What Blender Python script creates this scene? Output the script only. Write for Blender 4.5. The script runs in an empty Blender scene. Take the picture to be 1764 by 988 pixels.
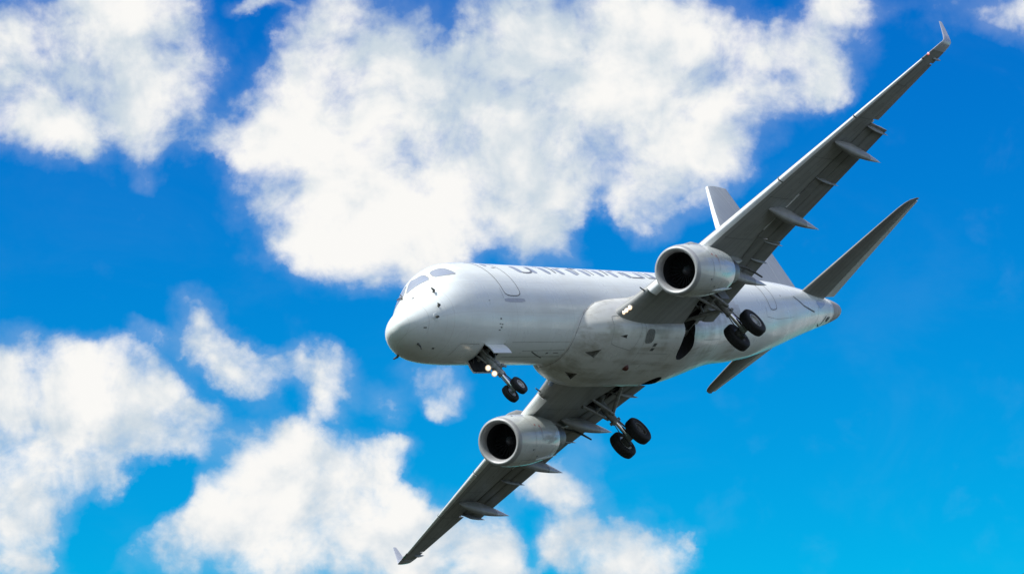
import bpy, bmesh, math, random
from math import radians, sin, cos, pi, sqrt, atan2
from mathutils import Vector, Matrix
random.seed(7)
scene = bpy.context.scene
col = scene.collection

# ------------------------------------------------------------------ camera
ELEV = radians(14.0)
cam_data = bpy.data.cameras.new("camera")
cam_data.sensor_width = 36.0
cam_data.lens = 36.0 * 5514.73 / 1764.0
cam_data.clip_start = 0.5
cam_data.clip_end = 60000.0
cam = bpy.data.objects.new("camera", cam_data)
col.objects.link(cam)
cam.location = (0, 0, 1.7)
cam.rotation_euler = (radians(90) + ELEV, 0, 0)
scene.camera = cam
CAM = Matrix.Translation((0, 0, 1.7)) @ Matrix.Rotation(radians(90) + ELEV, 4, 'X')

# ------------------------------------------------------------------ exposure, sun
vs = scene.view_settings
vs.view_transform = 'Standard'
vs.look = 'None'
vs.exposure = 0.0
vs.gamma = 1.0
vs.use_curve_mapping = False
SUN_EL, SUN_AZ = radians(50), radians(238)     # azimuth clockwise from +Y: high, to the left and a little behind the camera
sd = bpy.data.lights.new("sun", 'SUN')
sd.energy = SUN_E = 5.0
sd.angle = radians(6)
sd.color = (1.0, .985, .94)
sun = bpy.data.objects.new("sun", sd)
col.objects.link(sun)
to_sun = Vector((sin(SUN_AZ) * cos(SUN_EL), cos(SUN_AZ) * cos(SUN_EL), sin(SUN_EL)))
sun.rotation_euler = to_sun.to_track_quat('Z', 'Y').to_euler()

# ------------------------------------------------------------------ sky with clouds (a function of sky direction only)
class NT:
    """tiny helper for building node trees"""
    def __init__(s, tree):
        s.t = tree
        s.t.nodes.clear()
    def n(s, typ, **kw):
        nd = s.t.nodes.new(typ)
        for k, v in kw.items():
            setattr(nd, k, v)
        return nd
    def put(s, sock, v):
        if isinstance(v, bpy.types.NodeSocket):
            s.t.links.new(v, sock)
        elif v is not None:
            sock.default_value = v
    def m(s, op, a, b=None, c=None, clamp=False):
        nd = s.n('ShaderNodeMath', operation=op, use_clamp=clamp)
        for i, v in enumerate((a, b, c)):
            if v is not None: s.put(nd.inputs[i], v)
        return nd.outputs[0]
    def v(s, op, a, b=None, scale=None):
        nd = s.n('ShaderNodeVectorMath', operation=op)
        s.put(nd.inputs[0], a)
        if b is not None: s.put(nd.inputs[1], b)
        if scale is not None: s.put(nd.inputs['Scale'], scale)
        return nd.outputs['Value'] if op in ('DOT_PRODUCT', 'LENGTH', 'DISTANCE') else nd.outputs[0]
    def noise(s, vec, scale, detail=4, rough=.55, dist=0.0, lac=2.0, color=False):
        nd = s.n('ShaderNodeTexNoise')
        s.put(nd.inputs['Vector'], vec)
        nd.inputs['Scale'].default_value = scale
        nd.inputs['Detail'].default_value = detail
        nd.inputs['Roughness'].default_value = rough
        nd.inputs['Lacunarity'].default_value = lac
        nd.inputs['Distortion'].default_value = dist
        return nd.outputs['Color' if color else 'Fac']
    def ramp(s, x, a, b, c=0.0, d=1.0, smooth=True):
        nd = s.n('ShaderNodeMapRange', interpolation_type='SMOOTHSTEP' if smooth else 'LINEAR')
        s.put(nd.inputs['Value'], x)
        for k, v in zip(('From Min', 'From Max', 'To Min', 'To Max'), (a, b, c, d)):
            s.put(nd.inputs[k], v)
        return nd.outputs[0]
    def mix(s, f, a, b, blend='MIX'):
        nd = s.n('ShaderNodeMix', data_type='RGBA', blend_type=blend)
        s.put(nd.inputs['Factor'], f)
        s.put(nd.inputs['A'], a); s.put(nd.inputs['B'], b)
        return nd.outputs['Result']
    def xyz(s, x, y, z):
        nd = s.n('ShaderNodeCombineXYZ')
        for i, q in enumerate((x, y, z)): s.put(nd.inputs[i], q)
        return nd.outputs[0]

world = bpy.data.worlds.new("World")
scene.world = world
world.use_nodes = True
W = NT(world.node_tree)
# cloud bank: (centre x, centre y, radius x, radius y, tilt, weight) in thousandths of the angular unit around the sky point CLOUD_DIR
CLOUDS = [
    (40,110,130,110,0,1), (110,30,140,60,0,1), (230,30,90,60,0,1), (200,90,150,80,0,1), (60,190,110,60,0,1),
    (190,180,150,70,0,1), (290,110,80,60,0,1), (300,210,65,45,0,1), (250,270,30,40,0,1), (270,10,60,30,0,1),
    (180,75,40,25,0,-.5), (105,165,30,20,0,-.5), (275,170,40,16,0,-.7), (435,250,60,30,0,1), (525,262,95,75,0,1),
    (560,180,90,100,0,1), (600,80,80,90,0,1), (540,60,50,60,0,1), (620,300,160,140,0,1), (700,330,150,120,0,1),
    (640,420,130,50,0,1), (760,260,150,120,0,1), (780,180,130,100,0,1), (830,330,100,80,0,1), (900,250,140,110,0,1),
    (880,160,120,80,0,1), (850,400,70,50,0,1), (930,400,60,60,0,1), (690,60,90,70,0,.8), (850,60,100,70,0,.7),
    (770,60,30,50,0,-1), (735,85,30,15,0,-.6), (940,145,60,20,0,-.6), (835,435,45,28,0,-1), (1000,60,160,110,0,1),
    (1100,80,150,110,0,1), (1050,180,160,110,0,1), (1150,130,140,90,0,1), (1300,80,150,80,0,1), (1400,90,80,70,0,1),
    (1250,180,100,60,0,1), (1180,240,120,70,0,1), (1100,280,120,80,0,1), (1000,290,120,80,0,1), (1150,320,70,60,0,1),
    (1100,370,50,40,0,1), (1430,150,40,30,0,1), (1480,15,60,30,0,1), (960,360,50,80,0,1), (890,300,30,60,-20,-.25),
    (1340,135,40,15,0,-.8), (1190,205,30,18,0,-.7), (1330,15,40,22,0,-.7), (1022,372,52,45,0,-1.3), (40,700,150,110,0,1),
    (30,620,70,50,0,1), (150,680,120,70,0,1), (220,650,70,50,0,1), (250,720,110,50,0,1), (330,755,80,30,0,1),
    (130,780,110,60,0,1), (20,860,80,80,0,1), (80,900,60,60,0,1), (20,950,50,60,0,1), (350,700,25,20,0,1),
    (160,820,40,30,0,1), (270,650,30,40,0,.5), (80,640,35,14,0,-.5), (340,540,40,45,0,1), (370,590,40,50,-35,1),
    (410,620,60,36,30,1), (270,575,40,14,20,.8), (460,640,60,30,0,.7), (530,620,50,30,0,1), (575,660,50,40,0,1),
    (550,690,30,25,0,1), (460,680,30,25,0,.7), (730,645,60,40,30,.55), (775,670,40,30,0,.5), (670,690,30,25,30,.5),
    (760,700,25,14,0,.7), (480,780,60,50,0,1), (510,755,30,30,0,1), (570,800,70,60,0,1), (440,850,90,60,0,1),
    (520,850,130,80,0,1), (600,840,60,50,0,1), (350,890,110,45,0,.5), (420,930,130,60,0,1), (520,940,180,70,0,1),
    (660,785,35,32,-40,.8), (690,755,35,15,0,.6), (640,910,80,60,0,1), (640,880,60,50,0,1), (750,930,90,70,0,1),
    (830,930,80,50,0,1), (700,970,150,60,0,1), (870,970,40,40,0,1), (200,975,80,35,0,.3), (350,830,25,20,0,.8),
    (980,920,40,35,0,1), (1000,950,80,45,0,1), (1060,960,90,50,0,1), (1120,970,60,30,0,1), (1165,940,30,30,0,.6),
    (1000,770,35,40,0,.8), (980,852,55,22,15,.9), (950,830,50,30,0,.8), (920,840,70,45,0,.4), (1700,5,85,38,0,1),
    (1750,22,50,36,0,1), (1285,305,14,28,20,.4), (440,2,40,14,0,1), (575,365,85,65,0,1), (120,75,100,60,0,1),
    (210,150,100,75,0,1), (560,325,110,70,0,1), (760,270,130,85,0,1), (60,690,90,80,0,1), (70,800,90,70,0,1),
    (420,620,60,24,35,.6), (490,640,55,24,10,.5), (100,210,60,30,0,1), (300,830,70,35,0,-.7), (140,930,50,40,0,-.6),
    (240,860,60,50,0,-.6), (915,955,26,50,0,-.9),
]
WARP1, WARP2, RAD = .07, .06, 1.75
AMP1, AMP2, CUT, EDGE, VEIL, LIT0, LIT1 = 1.75, .45, .29, .72, .18, .46, 1.12
GEN = -.86
CLOUD_SHADE = (5.9, 6.8, 7.6, 1)
CLOUD_LIT = (9.6, 9.5, 9.25, 1)
SKY_ADO = (1.0, .6, 3.0)
SKY_CURVE = ((.004, 1), (2.42, 1.92), (1.36, .95))
def build_world():
    geo = W.n('ShaderNodeTexCoord')
    d0 = W.v('NORMALIZE', geo.outputs['Generated'])
    rx, fw, up = Vector((1, 0, 0)), Vector((0, cos(ELEV), sin(ELEV))), Vector((0, -sin(ELEV), cos(ELEV)))
    df = W.v('DOT_PRODUCT', d0, tuple(fw))
    dfc = W.m('MAXIMUM', df, .05)
    k = 5.51473
    U = W.m('MULTIPLY', W.m('DIVIDE', W.v('DOT_PRODUCT', d0, tuple(rx)), dfc), k)
    V = W.m('MULTIPLY', W.m('DIVIDE', W.v('DOT_PRODUCT', d0, tuple(up)), dfc), k)
    p = W.xyz(U, V, 0.0)                                # about -0.88..0.88 across the bank of clouds
    # ragged outlines: warp the lookup at three scales
    w1 = W.v('SUBTRACT', W.noise(p, 5.0, 2, .5, color=True), (.5, .5, .5))
    w2 = W.v('SUBTRACT', W.noise(p, 17.0, 5, .6, color=True), (.5, .5, .5))
    q = W.v('ADD', p, W.v('SCALE', w1, scale=WARP1))
    q = W.v('ADD', q, W.v('SCALE', w2, scale=WARP2))
    q = W.v('MULTIPLY', q, (1, 1, 0))
    F = None
    for (cx, cy, a, b, rot, wt) in CLOUDS:
        mp = W.n('ShaderNodeMapping', vector_type='TEXTURE')
        W.put(mp.inputs['Vector'], q)
        mp.inputs['Location'].default_value = ((cx - 882) / 1000, -(cy - 494) / 1000, 0)
        mp.inputs['Rotation'].default_value = (0, 0, radians(-rot))
        mp.inputs['Scale'].default_value = (a * RAD / 1000, b * RAD / 1000, 1)
        g = W.n('ShaderNodeTexGradient', gradient_type='SPHERICAL')
        W.put(g.inputs[0], mp.outputs[0])
        F = W.m('MULTIPLY_ADD', g.outputs['Fac'], wt, F if F is not None else 0.0)
    Fs = W.m('SUBTRACT', 1.0, W.m('EXPONENT', W.m('MULTIPLY', W.m('MAXIMUM', F, -.4), -1.15)))    # soft saturation towards the middle of the bank
    billow = W.noise(p, 6.5, 12, .55, .25)
    fine = W.noise(W.v('ADD', p, (3.1, 1.7, .4)), 24.0, 8, .62, .3)
    broad = W.m('SUBTRACT', W.noise(W.v('ADD', p, (1.3, 5.2, 2.1)), 3.3, 3, .5, .6), .5)
    lump = W.m('ADD', W.m('MULTIPLY_ADD', broad, .65, W.m('MULTIPLY', W.m('SUBTRACT', billow, .5), AMP1)), W.m('MULTIPLY', W.m('SUBTRACT', fine, .5), AMP2))
    dens = W.m('MULTIPLY_ADD', lump, W.ramp(Fs, .0, .35), W.m('SUBTRACT', Fs, CUT))
    # elsewhere in the sky: broken cumulus cover
    gen = W.noise(W.v('MULTIPLY', d0, (1, 1, 1.6)), 2.6, 9, .58, .3)
    gen = W.m('MULTIPLY_ADD', gen, 2.6, GEN)
    inview = W.ramp(df, .955, .982)
    dens = W.m('ADD', W.m('MULTIPLY', dens, inview), W.m('MULTIPLY', gen, W.m('SUBTRACT', 1.0, inview)))
    alpha = W.ramp(dens, .0, EDGE)
    # thin veil round the banks
    veil = W.m('MULTIPLY', W.ramp(W.m('MULTIPLY_ADD', W.m('SUBTRACT', billow, .5), 1.2, Fs), .05, .75), VEIL)
    wisp = W.m('MULTIPLY', W.ramp(W.noise(W.v('MULTIPLY', p, (1, 1.6, 1)), 2.3, 6, .6, .5), .48, .78), .02)
    alpha = W.m('MAXIMUM', alpha, W.m('MAXIMUM', veil, wisp))
    # light and shade inside the clouds: broad tone plus relief turned to the sun
    sh = W.noise(W.v('ADD', p, (7.7, 2.2, 1.3)), 3.6, 5, .5, .4)
    toward = W.noise(W.v('ADD', p, (-.022, .034, 0)), 7.0, 6, .55, .25)
    relief = W.m('SUBTRACT', W.noise(p, 7.0, 6, .55, .25), toward)
    lit = W.m('MULTIPLY_ADD', relief, 1.5, W.m('MULTIPLY', sh, 1.25))
    lit = W.m('MULTIPLY_ADD', dens, .34, lit)
    lit = W.ramp(lit, LIT0, LIT1)
    cloud = W.mix(lit, CLOUD_SHADE, CLOUD_LIT)
    sky = W.n('ShaderNodeTexSky', sky_type='NISHITA')
    sky.sun_disc = False
    sky.sun_elevation = SUN_EL
    sky.sun_rotation = SUN_AZ
    sky.altitude = 0
    sky.air_density, sky.dust_density, sky.ozone_density = SKY_ADO
    sep = W.n('ShaderNodeSeparateColor')
    W.put(sep.inputs[0], sky.outputs[0])
    ch = []
    for i, (g, pw) in enumerate(SKY_CURVE):
        x = W.m('MULTIPLY', sep.outputs[i], .1)
        ch.append(W.m('MULTIPLY', W.m('POWER', x, pw), g * 10))
    cmb = W.n('ShaderNodeCombineColor')
    for i in range(3): W.put(cmb.inputs[i], ch[i])
    # pale haze low over the horizon
    sz = W.n('ShaderNodeSeparateXYZ'); W.put(sz.inputs[0], d0)
    clear = W.mix(W.ramp(sz.outputs[2], .0, .12, .5, 0.0), cmb.outputs[0], (4.6, 5.4, 6.0, 1))
    mixc = W.mix(alpha, clear, cloud)
    bg = W.n('ShaderNodeBackground')
    W.put(bg.inputs['Color'], mixc)
    bg.inputs['Strength'].default_value = .1
    out = W.n('ShaderNodeOutputWorld')
    W.put(out.inputs['Surface'], bg.outputs[0])
build_world()
world.cycles.sampling_method = 'MANUAL'
world.cycles.sample_map_resolution = 1024

# ------------------------------------------------------------------ materials
def material(name):
    m = bpy.data.materials.new(name)
    m.use_nodes = True
    t = NT(m.node_tree)
    b = t.n('ShaderNodeBsdfPrincipled')
    o = t.n('ShaderNodeOutputMaterial')
    t.t.links.new(b.outputs[0], o.inputs[0])
    tc = t.n('ShaderNodeTexCoord').outputs['Object']
    return m, t, b, tc
def setb(b, base=None, rough=None, metal=None, spec=None, coat=None, coat_rough=None):
    for k, v in (('Base Color', base), ('Roughness', rough), ('Metallic', metal), ('Specular IOR Level', spec), ('Coat Weight', coat), ('Coat Roughness', coat_rough)):
        if v is not None: b.inputs[k].default_value = v
def c4(r, g=None, b=None): return (r, r if g is None else g, r if b is None else b, 1)
def paint(name, base, dirt, amount, rough=.3, coat=.6, streak=(.35, 5.0, 5.0), seams=None):
    """gloss paint with streaks of grime drawn out along the airflow and a faint patchiness"""
    m, t, b, tc = material(name)
    s1 = t.noise(t.v('MULTIPLY', tc, streak), 1.0, 6, .62, .4)
    s2 = t.noise(tc, .9, 5, .6)
    s3 = t.noise(t.v('MULTIPLY', tc, tuple(q * 3.1 for q in streak)), 1.0, 4, .6)
    f = t.ramp(t.m('ADD', t.m('MULTIPLY', s1, s2), t.m('MULTIPLY', s3, .12)), .24, .46, 0, amount)
    colr = t.mix(f, base, dirt)
    if seams:
        # panel joints: thin lines at regular stations
        sep = t.n('ShaderNodeSeparateXYZ'); t.put(sep.inputs[0], tc)
        line = None
        for axis, pitch, ph, wid in seams:
            fr = t.m('ABSOLUTE', t.m('SUBTRACT', t.m('FRACT', t.m('MULTIPLY_ADD', sep.outputs[axis], 1 / pitch, ph)), .5))
            l = t.m('LESS_THAN', fr, wid / pitch / 2)
            line = l if line is None else t.m('MAXIMUM', line, l)
        colr = t.mix(t.m('MULTIPLY', line, .45), colr, dirt)
    t.put(b.inputs['Base Color'], colr)
    setb(b, rough=rough, coat=coat, coat_rough=.06)
    t.put(b.inputs['Roughness'], t.ramp(s2, .3, .7, rough - .06, rough + .1))
    bp = t.n('ShaderNodeBump'); bp.inputs['Strength'].default_value = .03; bp.inputs['Distance'].default_value = .05
    t.put(bp.inputs['Height'], t.noise(t.v('MULTIPLY', tc, (1.0, 1.6, 1.6)), 1.1, 3, .5))
    t.t.links.new(bp.outputs[0], b.inputs['Normal'])
    t.t.links.new(bp.outputs[0], b.inputs['Coat Normal'])
    return m
def plain(name, base, rough=.5, metal=0.0, var=.25, scale=6.0, coat=0.0, spec=.5):
    m, t, b, tc = material(name)
    n = t.noise(tc, scale, 5, .6)
    lo = tuple(q * (1 - var) for q in base[:3]) + (1,)
    hi = tuple(min(1, q * (1 + var)) for q in base[:3]) + (1,)
    t.put(b.inputs['Base Color'], t.mix(t.ramp(n, .3, .7), lo, hi))
    setb(b, rough=rough, metal=metal, coat=coat, spec=spec)
    return m
def glow(name, colr, strength):
    m, t, b, tc = material(name)
    setb(b, base=c4(.8), rough=.2)
    b.inputs['Emission Color'].default_value = colr
    b.inputs['Emission Strength'].default_value = strength
    m.cycles.emission_sampling = 'NONE'                 # small lamps in daylight: seen and reflected, no lamp noise
    return m
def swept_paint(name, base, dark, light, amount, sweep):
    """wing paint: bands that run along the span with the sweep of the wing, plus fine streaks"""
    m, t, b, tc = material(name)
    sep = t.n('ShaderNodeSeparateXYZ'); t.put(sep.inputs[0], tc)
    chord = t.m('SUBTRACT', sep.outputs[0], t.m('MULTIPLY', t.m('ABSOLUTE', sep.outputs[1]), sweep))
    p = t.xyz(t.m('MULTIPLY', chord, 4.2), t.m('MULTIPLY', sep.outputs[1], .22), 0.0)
    n1 = t.noise(p, 1.0, 5, .62)  # spanwise bands: reflections and panel rows painted into the colour
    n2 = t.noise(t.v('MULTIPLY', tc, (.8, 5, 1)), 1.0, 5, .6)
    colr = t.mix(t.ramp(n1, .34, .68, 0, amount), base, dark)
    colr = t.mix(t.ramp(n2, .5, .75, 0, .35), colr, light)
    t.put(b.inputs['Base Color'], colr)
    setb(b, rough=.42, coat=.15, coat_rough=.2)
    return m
WHITE = paint('white_paint', c4(.79, .825, .815), c4(.50, .49, .45), .2, .30, .25, seams=((0, 3.9, .12, .02), (0, 1.3, .62, .010), (2, 1.06, .31, .010)))
BELLY = paint('belly_paint', c4(.68, .68, .65), c4(.34, .32, .26), .75, .32, .2, (.22, 2.8, 2.8))
NACELLE = paint('nacelle_paint', c4(.58, .60, .58), c4(.42, .41, .36), .5, .28, .5, (.4, 3, 3))
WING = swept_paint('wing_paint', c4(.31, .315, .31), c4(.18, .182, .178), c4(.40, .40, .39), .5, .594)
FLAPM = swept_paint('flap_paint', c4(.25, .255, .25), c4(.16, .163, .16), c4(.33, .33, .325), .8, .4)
SLATM = plain('slat_metal', c4(.84, .85, .86), .32, 0.0, .06, 3, .3)
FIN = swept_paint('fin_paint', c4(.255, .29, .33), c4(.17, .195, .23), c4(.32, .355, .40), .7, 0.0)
FINLO = paint('fin_base_paint', c4(.46, .48, .53), c4(.36, .37, .41), .4, .3, .4)
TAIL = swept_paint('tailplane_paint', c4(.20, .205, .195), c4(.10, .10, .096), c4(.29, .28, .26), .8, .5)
LIP = plain('lip_metal', c4(.40, .40, .41), .5, .35, .08, 4)
DARK = plain('dark_cavity', c4(.018, .018, .02), .8, 0, .4, 5)
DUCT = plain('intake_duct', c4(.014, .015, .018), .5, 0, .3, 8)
FANM = plain('fan_metal', c4(.02, .02, .023), .6, .2, .2, 5)
HOT = plain('exhaust_metal', c4(.16, .155, .15), .45, .7, .3, 6)
STEEL = plain('gear_paint', c4(.30, .31, .31), .45, .1, .3, 9, .1)
GRIMY = plain('grimy_metal', c4(.10, .10, .095), .6, .2, .4, 9)
CHROME = plain('chrome', c4(.85), .12, 1.0, .05, 5)
RUBBER = plain('rubber', c4(.011, .011, .013), .75, 0, .3, 14)
RIMM = plain('wheel_rim', c4(.46, .46, .45), .38, .4, .2, 14)
SEAM = plain('seam', c4(.10, .105, .11), .7, 0, .2, 8)
WINGSEAM = plain('wing_seam', c4(.12, .12, .118), .6, 0, .2, 8)
SOFTSEAM = plain('soft_seam', c4(.34, .34, .33), .6, 0, .2, 8)
GLASS = plain('window_glass', c4(.25, .29, .39), .3, 0, .08, .6, 0, .3)  # blue-grey base stands in for the sky reflected in the panes
SHIELD = plain('windscreen_glass', c4(.28, .32, .41), .2, 0, .10, 1.2, .15)  # sky reflection and drawn sunshades put into the base colour
LETTER = plain('letter_paint', c4(.13, .14, .18), .5, 0, .15, 6)
BEIGE = plain('soot_paint', c4(.40, .36, .34), .5, 0, .2, 4)
RED = plain('red_marking', c4(.42, .05, .04), .5, 0, .1, 5)
REDLAMP = glow('red_lamp', (1, .07, .03, 1), .6)
GREENGLASS = plain('green_lens', c4(.05, .16, .10), .15, 0, .1, 5)
BEACON = plain('beacon_lens', c4(.09, .022, .016), .5, 0, .2, 5)
LAMP = glow('lit_lamp', (1, .76, .48, 1), 1.7)
LAMPRIM = glow('lamp_reflector', (1, .70, .42, 1), .55)
LAMPDIM = glow('lit_small_lamp', (1, .74, .48, 1), 1.2)

# ------------------------------------------------------------------ ground (out of view, added for the light it bounces up)
def build_ground():
    m, t, b, tc = material('grassland')
    n = t.noise(tc, .02, 8, .6)
    n2 = t.noise(tc, .9, 6, .65)
    cl = t.mix(t.ramp(n, .35, .65), c4(.022, .026, .018), c4(.036, .038, .028))
    cl = t.mix(t.ramp(n2, .3, .7, 0, .4), cl, c4(.014, .019, .010))
    t.put(b.inputs['Base Color'], cl)
    setb(b, rough=.9, spec=.2)
    bm = bmesh.new()
    N, S = 40, 24000.0
    vs_ = [[bm.verts.new((S * (2 * (i / N) - 1) ** 3, S * (2 * (j / N) - 1) ** 3, 0)) for j in range(N + 1)] for i in range(N + 1)]
    for i in range(N):
        for j in range(N):
            bm.faces.new((vs_[i][j], vs_[i + 1][j], vs_[i + 1][j + 1], vs_[i][j + 1]))
    me = bpy.data.meshes.new('ground'); bm.to_mesh(me); bm.free()
    me.materials.append(m)
    o = bpy.data.objects.new('ground', me); col.objects.link(o)
    o['kind'] = 'structure'
    o['label'] = 'unseen dry grass airfield ground below the aircraft, added for bounce light'
build_ground()

# ------------------------------------------------------------------ mesh helpers
BASE = Vector((17.06, 0, -3.47))                     # under the main wheels, in airframe coordinates
def obj(name, bm, mats, parent=None, angle=38, label=None):
    bmesh.ops.recalc_face_normals(bm, faces=bm.faces[:])
    me = bpy.data.meshes.new(name)
    bm.to_mesh(me); bm.free()
    for m in (mats if isinstance(mats, (list, tuple)) else [mats]): me.materials.append(m)
    me.polygons.foreach_set('use_smooth', [True] * len(me.polygons))
    me.set_sharp_from_angle(angle=radians(angle))
    o = bpy.data.objects.new(name, me)
    col.objects.link(o)
    if parent is not None:
        o.parent = parent
        if parent is root: o.location = -BASE
    if label: o['label'] = label
    return o
def loft(bm, rings, cap=True, closed=True, mat=0):
    vs_ = [[bm.verts.new(p) for p in r] for r in rings]
    n = len(vs_[0])
    for a, b in zip(vs_, vs_[1:]):
        for j in range(n if closed else n - 1):
            k = (j + 1) % n
            f = bm.faces.new((a[j], a[k], b[k], b[j])); f.material_index = mat
    if cap:
        for r in (vs_[0], vs_[-1]):
            if (r[0].co - r[n // 2].co).length > 1e-6 or True:
                f = bm.faces.new(r); f.material_index = mat
    return vs_
def frame(d):
    d = d.normalized()
    u = d.cross(Vector((0, 0, 1)) if abs(d.z) < .9 else Vector((1, 0, 0))).normalized()
    return u, d.cross(u)
def tube(bm, pts, rs, n=14, mat=0, cap=True):
    pts = [Vector(p) for p in pts]
    if not isinstance(rs, (list, tuple)): rs = [rs] * len(pts)
    rings = []
    u, v = frame(pts[-1] - pts[0])
    for p, r in zip(pts, rs):
        rings.append([p + (u * cos(2 * pi * j / n) + v * sin(2 * pi * j / n)) * r for j in range(n)])
    loft(bm, rings, cap, True, mat)
def lathe(bm, c, axis, prof, n=48, mat=0, cap=False, closed=False):
    c = Vector(c); d = Vector(axis).normalized(); u, v = frame(d)
    rings = [[c + d * s + (u * cos(2 * pi * j / n) + v * sin(2 * pi * j / n)) * max(r, 1e-4) for j in range(n)] for s, r in prof]
    if closed: rings.append(rings[0])
    vs_ = [[bm.verts.new(p) for p in r] for r in (rings[:-1] if closed else rings)]
    if closed: vs_.append(vs_[0])
    for a, b in zip(vs_, vs_[1:]):
        for j in range(n):
            k = (j + 1) % n
            f = bm.faces.new((a[j], a[k], b[k], b[j])); f.material_index = mat
    if cap:
        bm.faces.new(vs_[0]).material_index = mat; bm.faces.new(vs_[-1]).material_index = mat
def box(bm, x0, x1, y0, y1, z0, z1, mat=0, bevel=0.0):
    ps = [bm.verts.new((x, y, z)) for x in (x0, x1) for y in (y0, y1) for z in (z0, z1)]
    fs = [bm.faces.new([ps[i] for i in q]) for q in ((0, 1, 3, 2), (4, 6, 7, 5), (0, 4, 5, 1), (2, 3, 7, 6), (0, 2, 6, 4), (1, 5, 7, 3))]
    for f in fs: f.material_index = mat
    if bevel:
        es = list({e for f in fs for e in f.edges})
        bmesh.ops.bevel(bm, geom=es, offset=bevel, segments=2, affect='EDGES', profile=.5)
def slab(bm, quad, thick, nrm, mat=0):
    """a quad plate of some thickness"""
    q = [Vector(p) for p in quad]; nv = Vector(nrm).normalized() * thick
    loft(bm, [q, [p + nv for p in q]], True, True, mat)
def chaikin(pts, it, closed=True):
    pts = [tuple(p) for p in pts]
    for _ in range(it):
        out = []
        n = len(pts)
        for i in range(n if closed else n - 1):
            a, b = pts[i], pts[(i + 1) % n]
            out.append(tuple(a[k] * .8 + b[k] * .2 for k in range(len(a)))); out.append(tuple(a[k] * .2 + b[k] * .8 for k in range(len(a))))
        pts = out
    return pts
def dens(pts, closed, sub):
    out = []
    n = len(pts)
    for i in range(n if closed else n - 1):
        a, b = pts[i], pts[(i + 1) % n]
        for k in range(sub): out.append(tuple(a[q] + (b[q] - a[q]) * k / sub for q in range(2)))
    if not closed: out.append(tuple(pts[-1]))
    return out
def normal_at(S, x, a):
    e = .01
    t1 = S(x + e, a, 0) - S(x - e, a, 0); t2 = S(x, a + .4, 0) - S(x, a - .4, 0)
    nv = t1.cross(t2)
    return nv.normalized() if nv.length > 1e-9 else Vector((0, 0, 1))
def patch(bm, S, poly, off=.006, mat=0, sub=4, rings=6, round_=2, thick=0.0):
    """a sheet lying on surface S inside the outline poly of (station, angle)"""
    pl = dens(chaikin(poly, round_) if round_ else poly, True, sub)
    cx = sum(p[0] for p in pl) / len(pl); ca = sum(p[1] for p in pl) / len(pl)
    rows = []
    for r in range(1, rings + 1):
        f = r / rings
        rows.append([bm.verts.new(S(cx + (p[0] - cx) * f, ca + (p[1] - ca) * f, off)) for p in pl])
    n = len(pl)
    c = bm.verts.new(S(cx, ca, off))
    for j in range(n): bm.faces.new((c, rows[0][j], rows[0][(j + 1) % n])).material_index = mat
    for a, b in zip(rows, rows[1:]):
        for j in range(n): bm.faces.new((a[j], a[(j + 1) % n], b[(j + 1) % n], b[j])).material_index = mat
    if thick:
        low = [bm.verts.new(S(p[0], p[1], off - thick)) for p in pl]
        for j in range(n): bm.faces.new((rows[-1][j], rows[-1][(j + 1) % n], low[(j + 1) % n], low[j])).material_index = mat
def strip(bm, S, pts, width, off=.004, closed=False, sub=6, mat=0, round_=0):
    if round_: pts = chaikin(pts, round_, closed)
    pl = dens(pts, closed, sub)
    P = [S(x, a, off) for x, a in pl]
    Nn = [normal_at(S, x, a) for x, a in pl]
    n = len(P); L = []
    for i in range(n):
        a = P[(i - 1) % n] if closed or i > 0 else P[i]
        b = P[(i + 1) % n] if closed or i < n - 1 else P[i]
        sd_ = Nn[i].cross(b - a)
        sd_ = sd_.normalized() * width / 2 if sd_.length > 1e-9 else Vector((0, 0, 0))
        L.append((bm.verts.new(P[i] - sd_), bm.verts.new(P[i] + sd_)))
    for i in range(n if closed else n - 1):
        a, b = L[i], L[(i + 1) % n]
        try: bm.faces.new((a[0], a[1], b[1], b[0])).material_index = mat
        except ValueError: pass
def both(pts):  return pts, [(x, -a) for x, a in pts]
def cut(o, cutters):
    """subtract real cavities; the walls of a cavity keep the dark material of the cutter"""
    for c in cutters:
        md = o.modifiers.new('cut', 'BOOLEAN')
        md.operation = 'DIFFERENCE'; md.solver = 'EXACT'; md.object = c
        md.material_mode = 'TRANSFER'
    bpy.context.view_layer.update()
    dg = bpy.context.evaluated_depsgraph_get()
    me = bpy.data.meshes.new_from_object(o.evaluated_get(dg), preserve_all_data_layers=True, depsgraph=dg)
    o.modifiers.clear()
    old = o.data; o.data = me
    bpy.data.meshes.remove(old)
def cutter(bm, mat=None):
    bmesh.ops.recalc_face_normals(bm, faces=bm.faces[:])
    me = bpy.data.meshes.new('cutter'); bm.to_mesh(me); bm.free(); me.materials.append(mat or DARK)
    o = bpy.data.objects.new('cutter', me); col.objects.link(o)
    o.parent = root; o.location = -BASE
    return o
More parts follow.
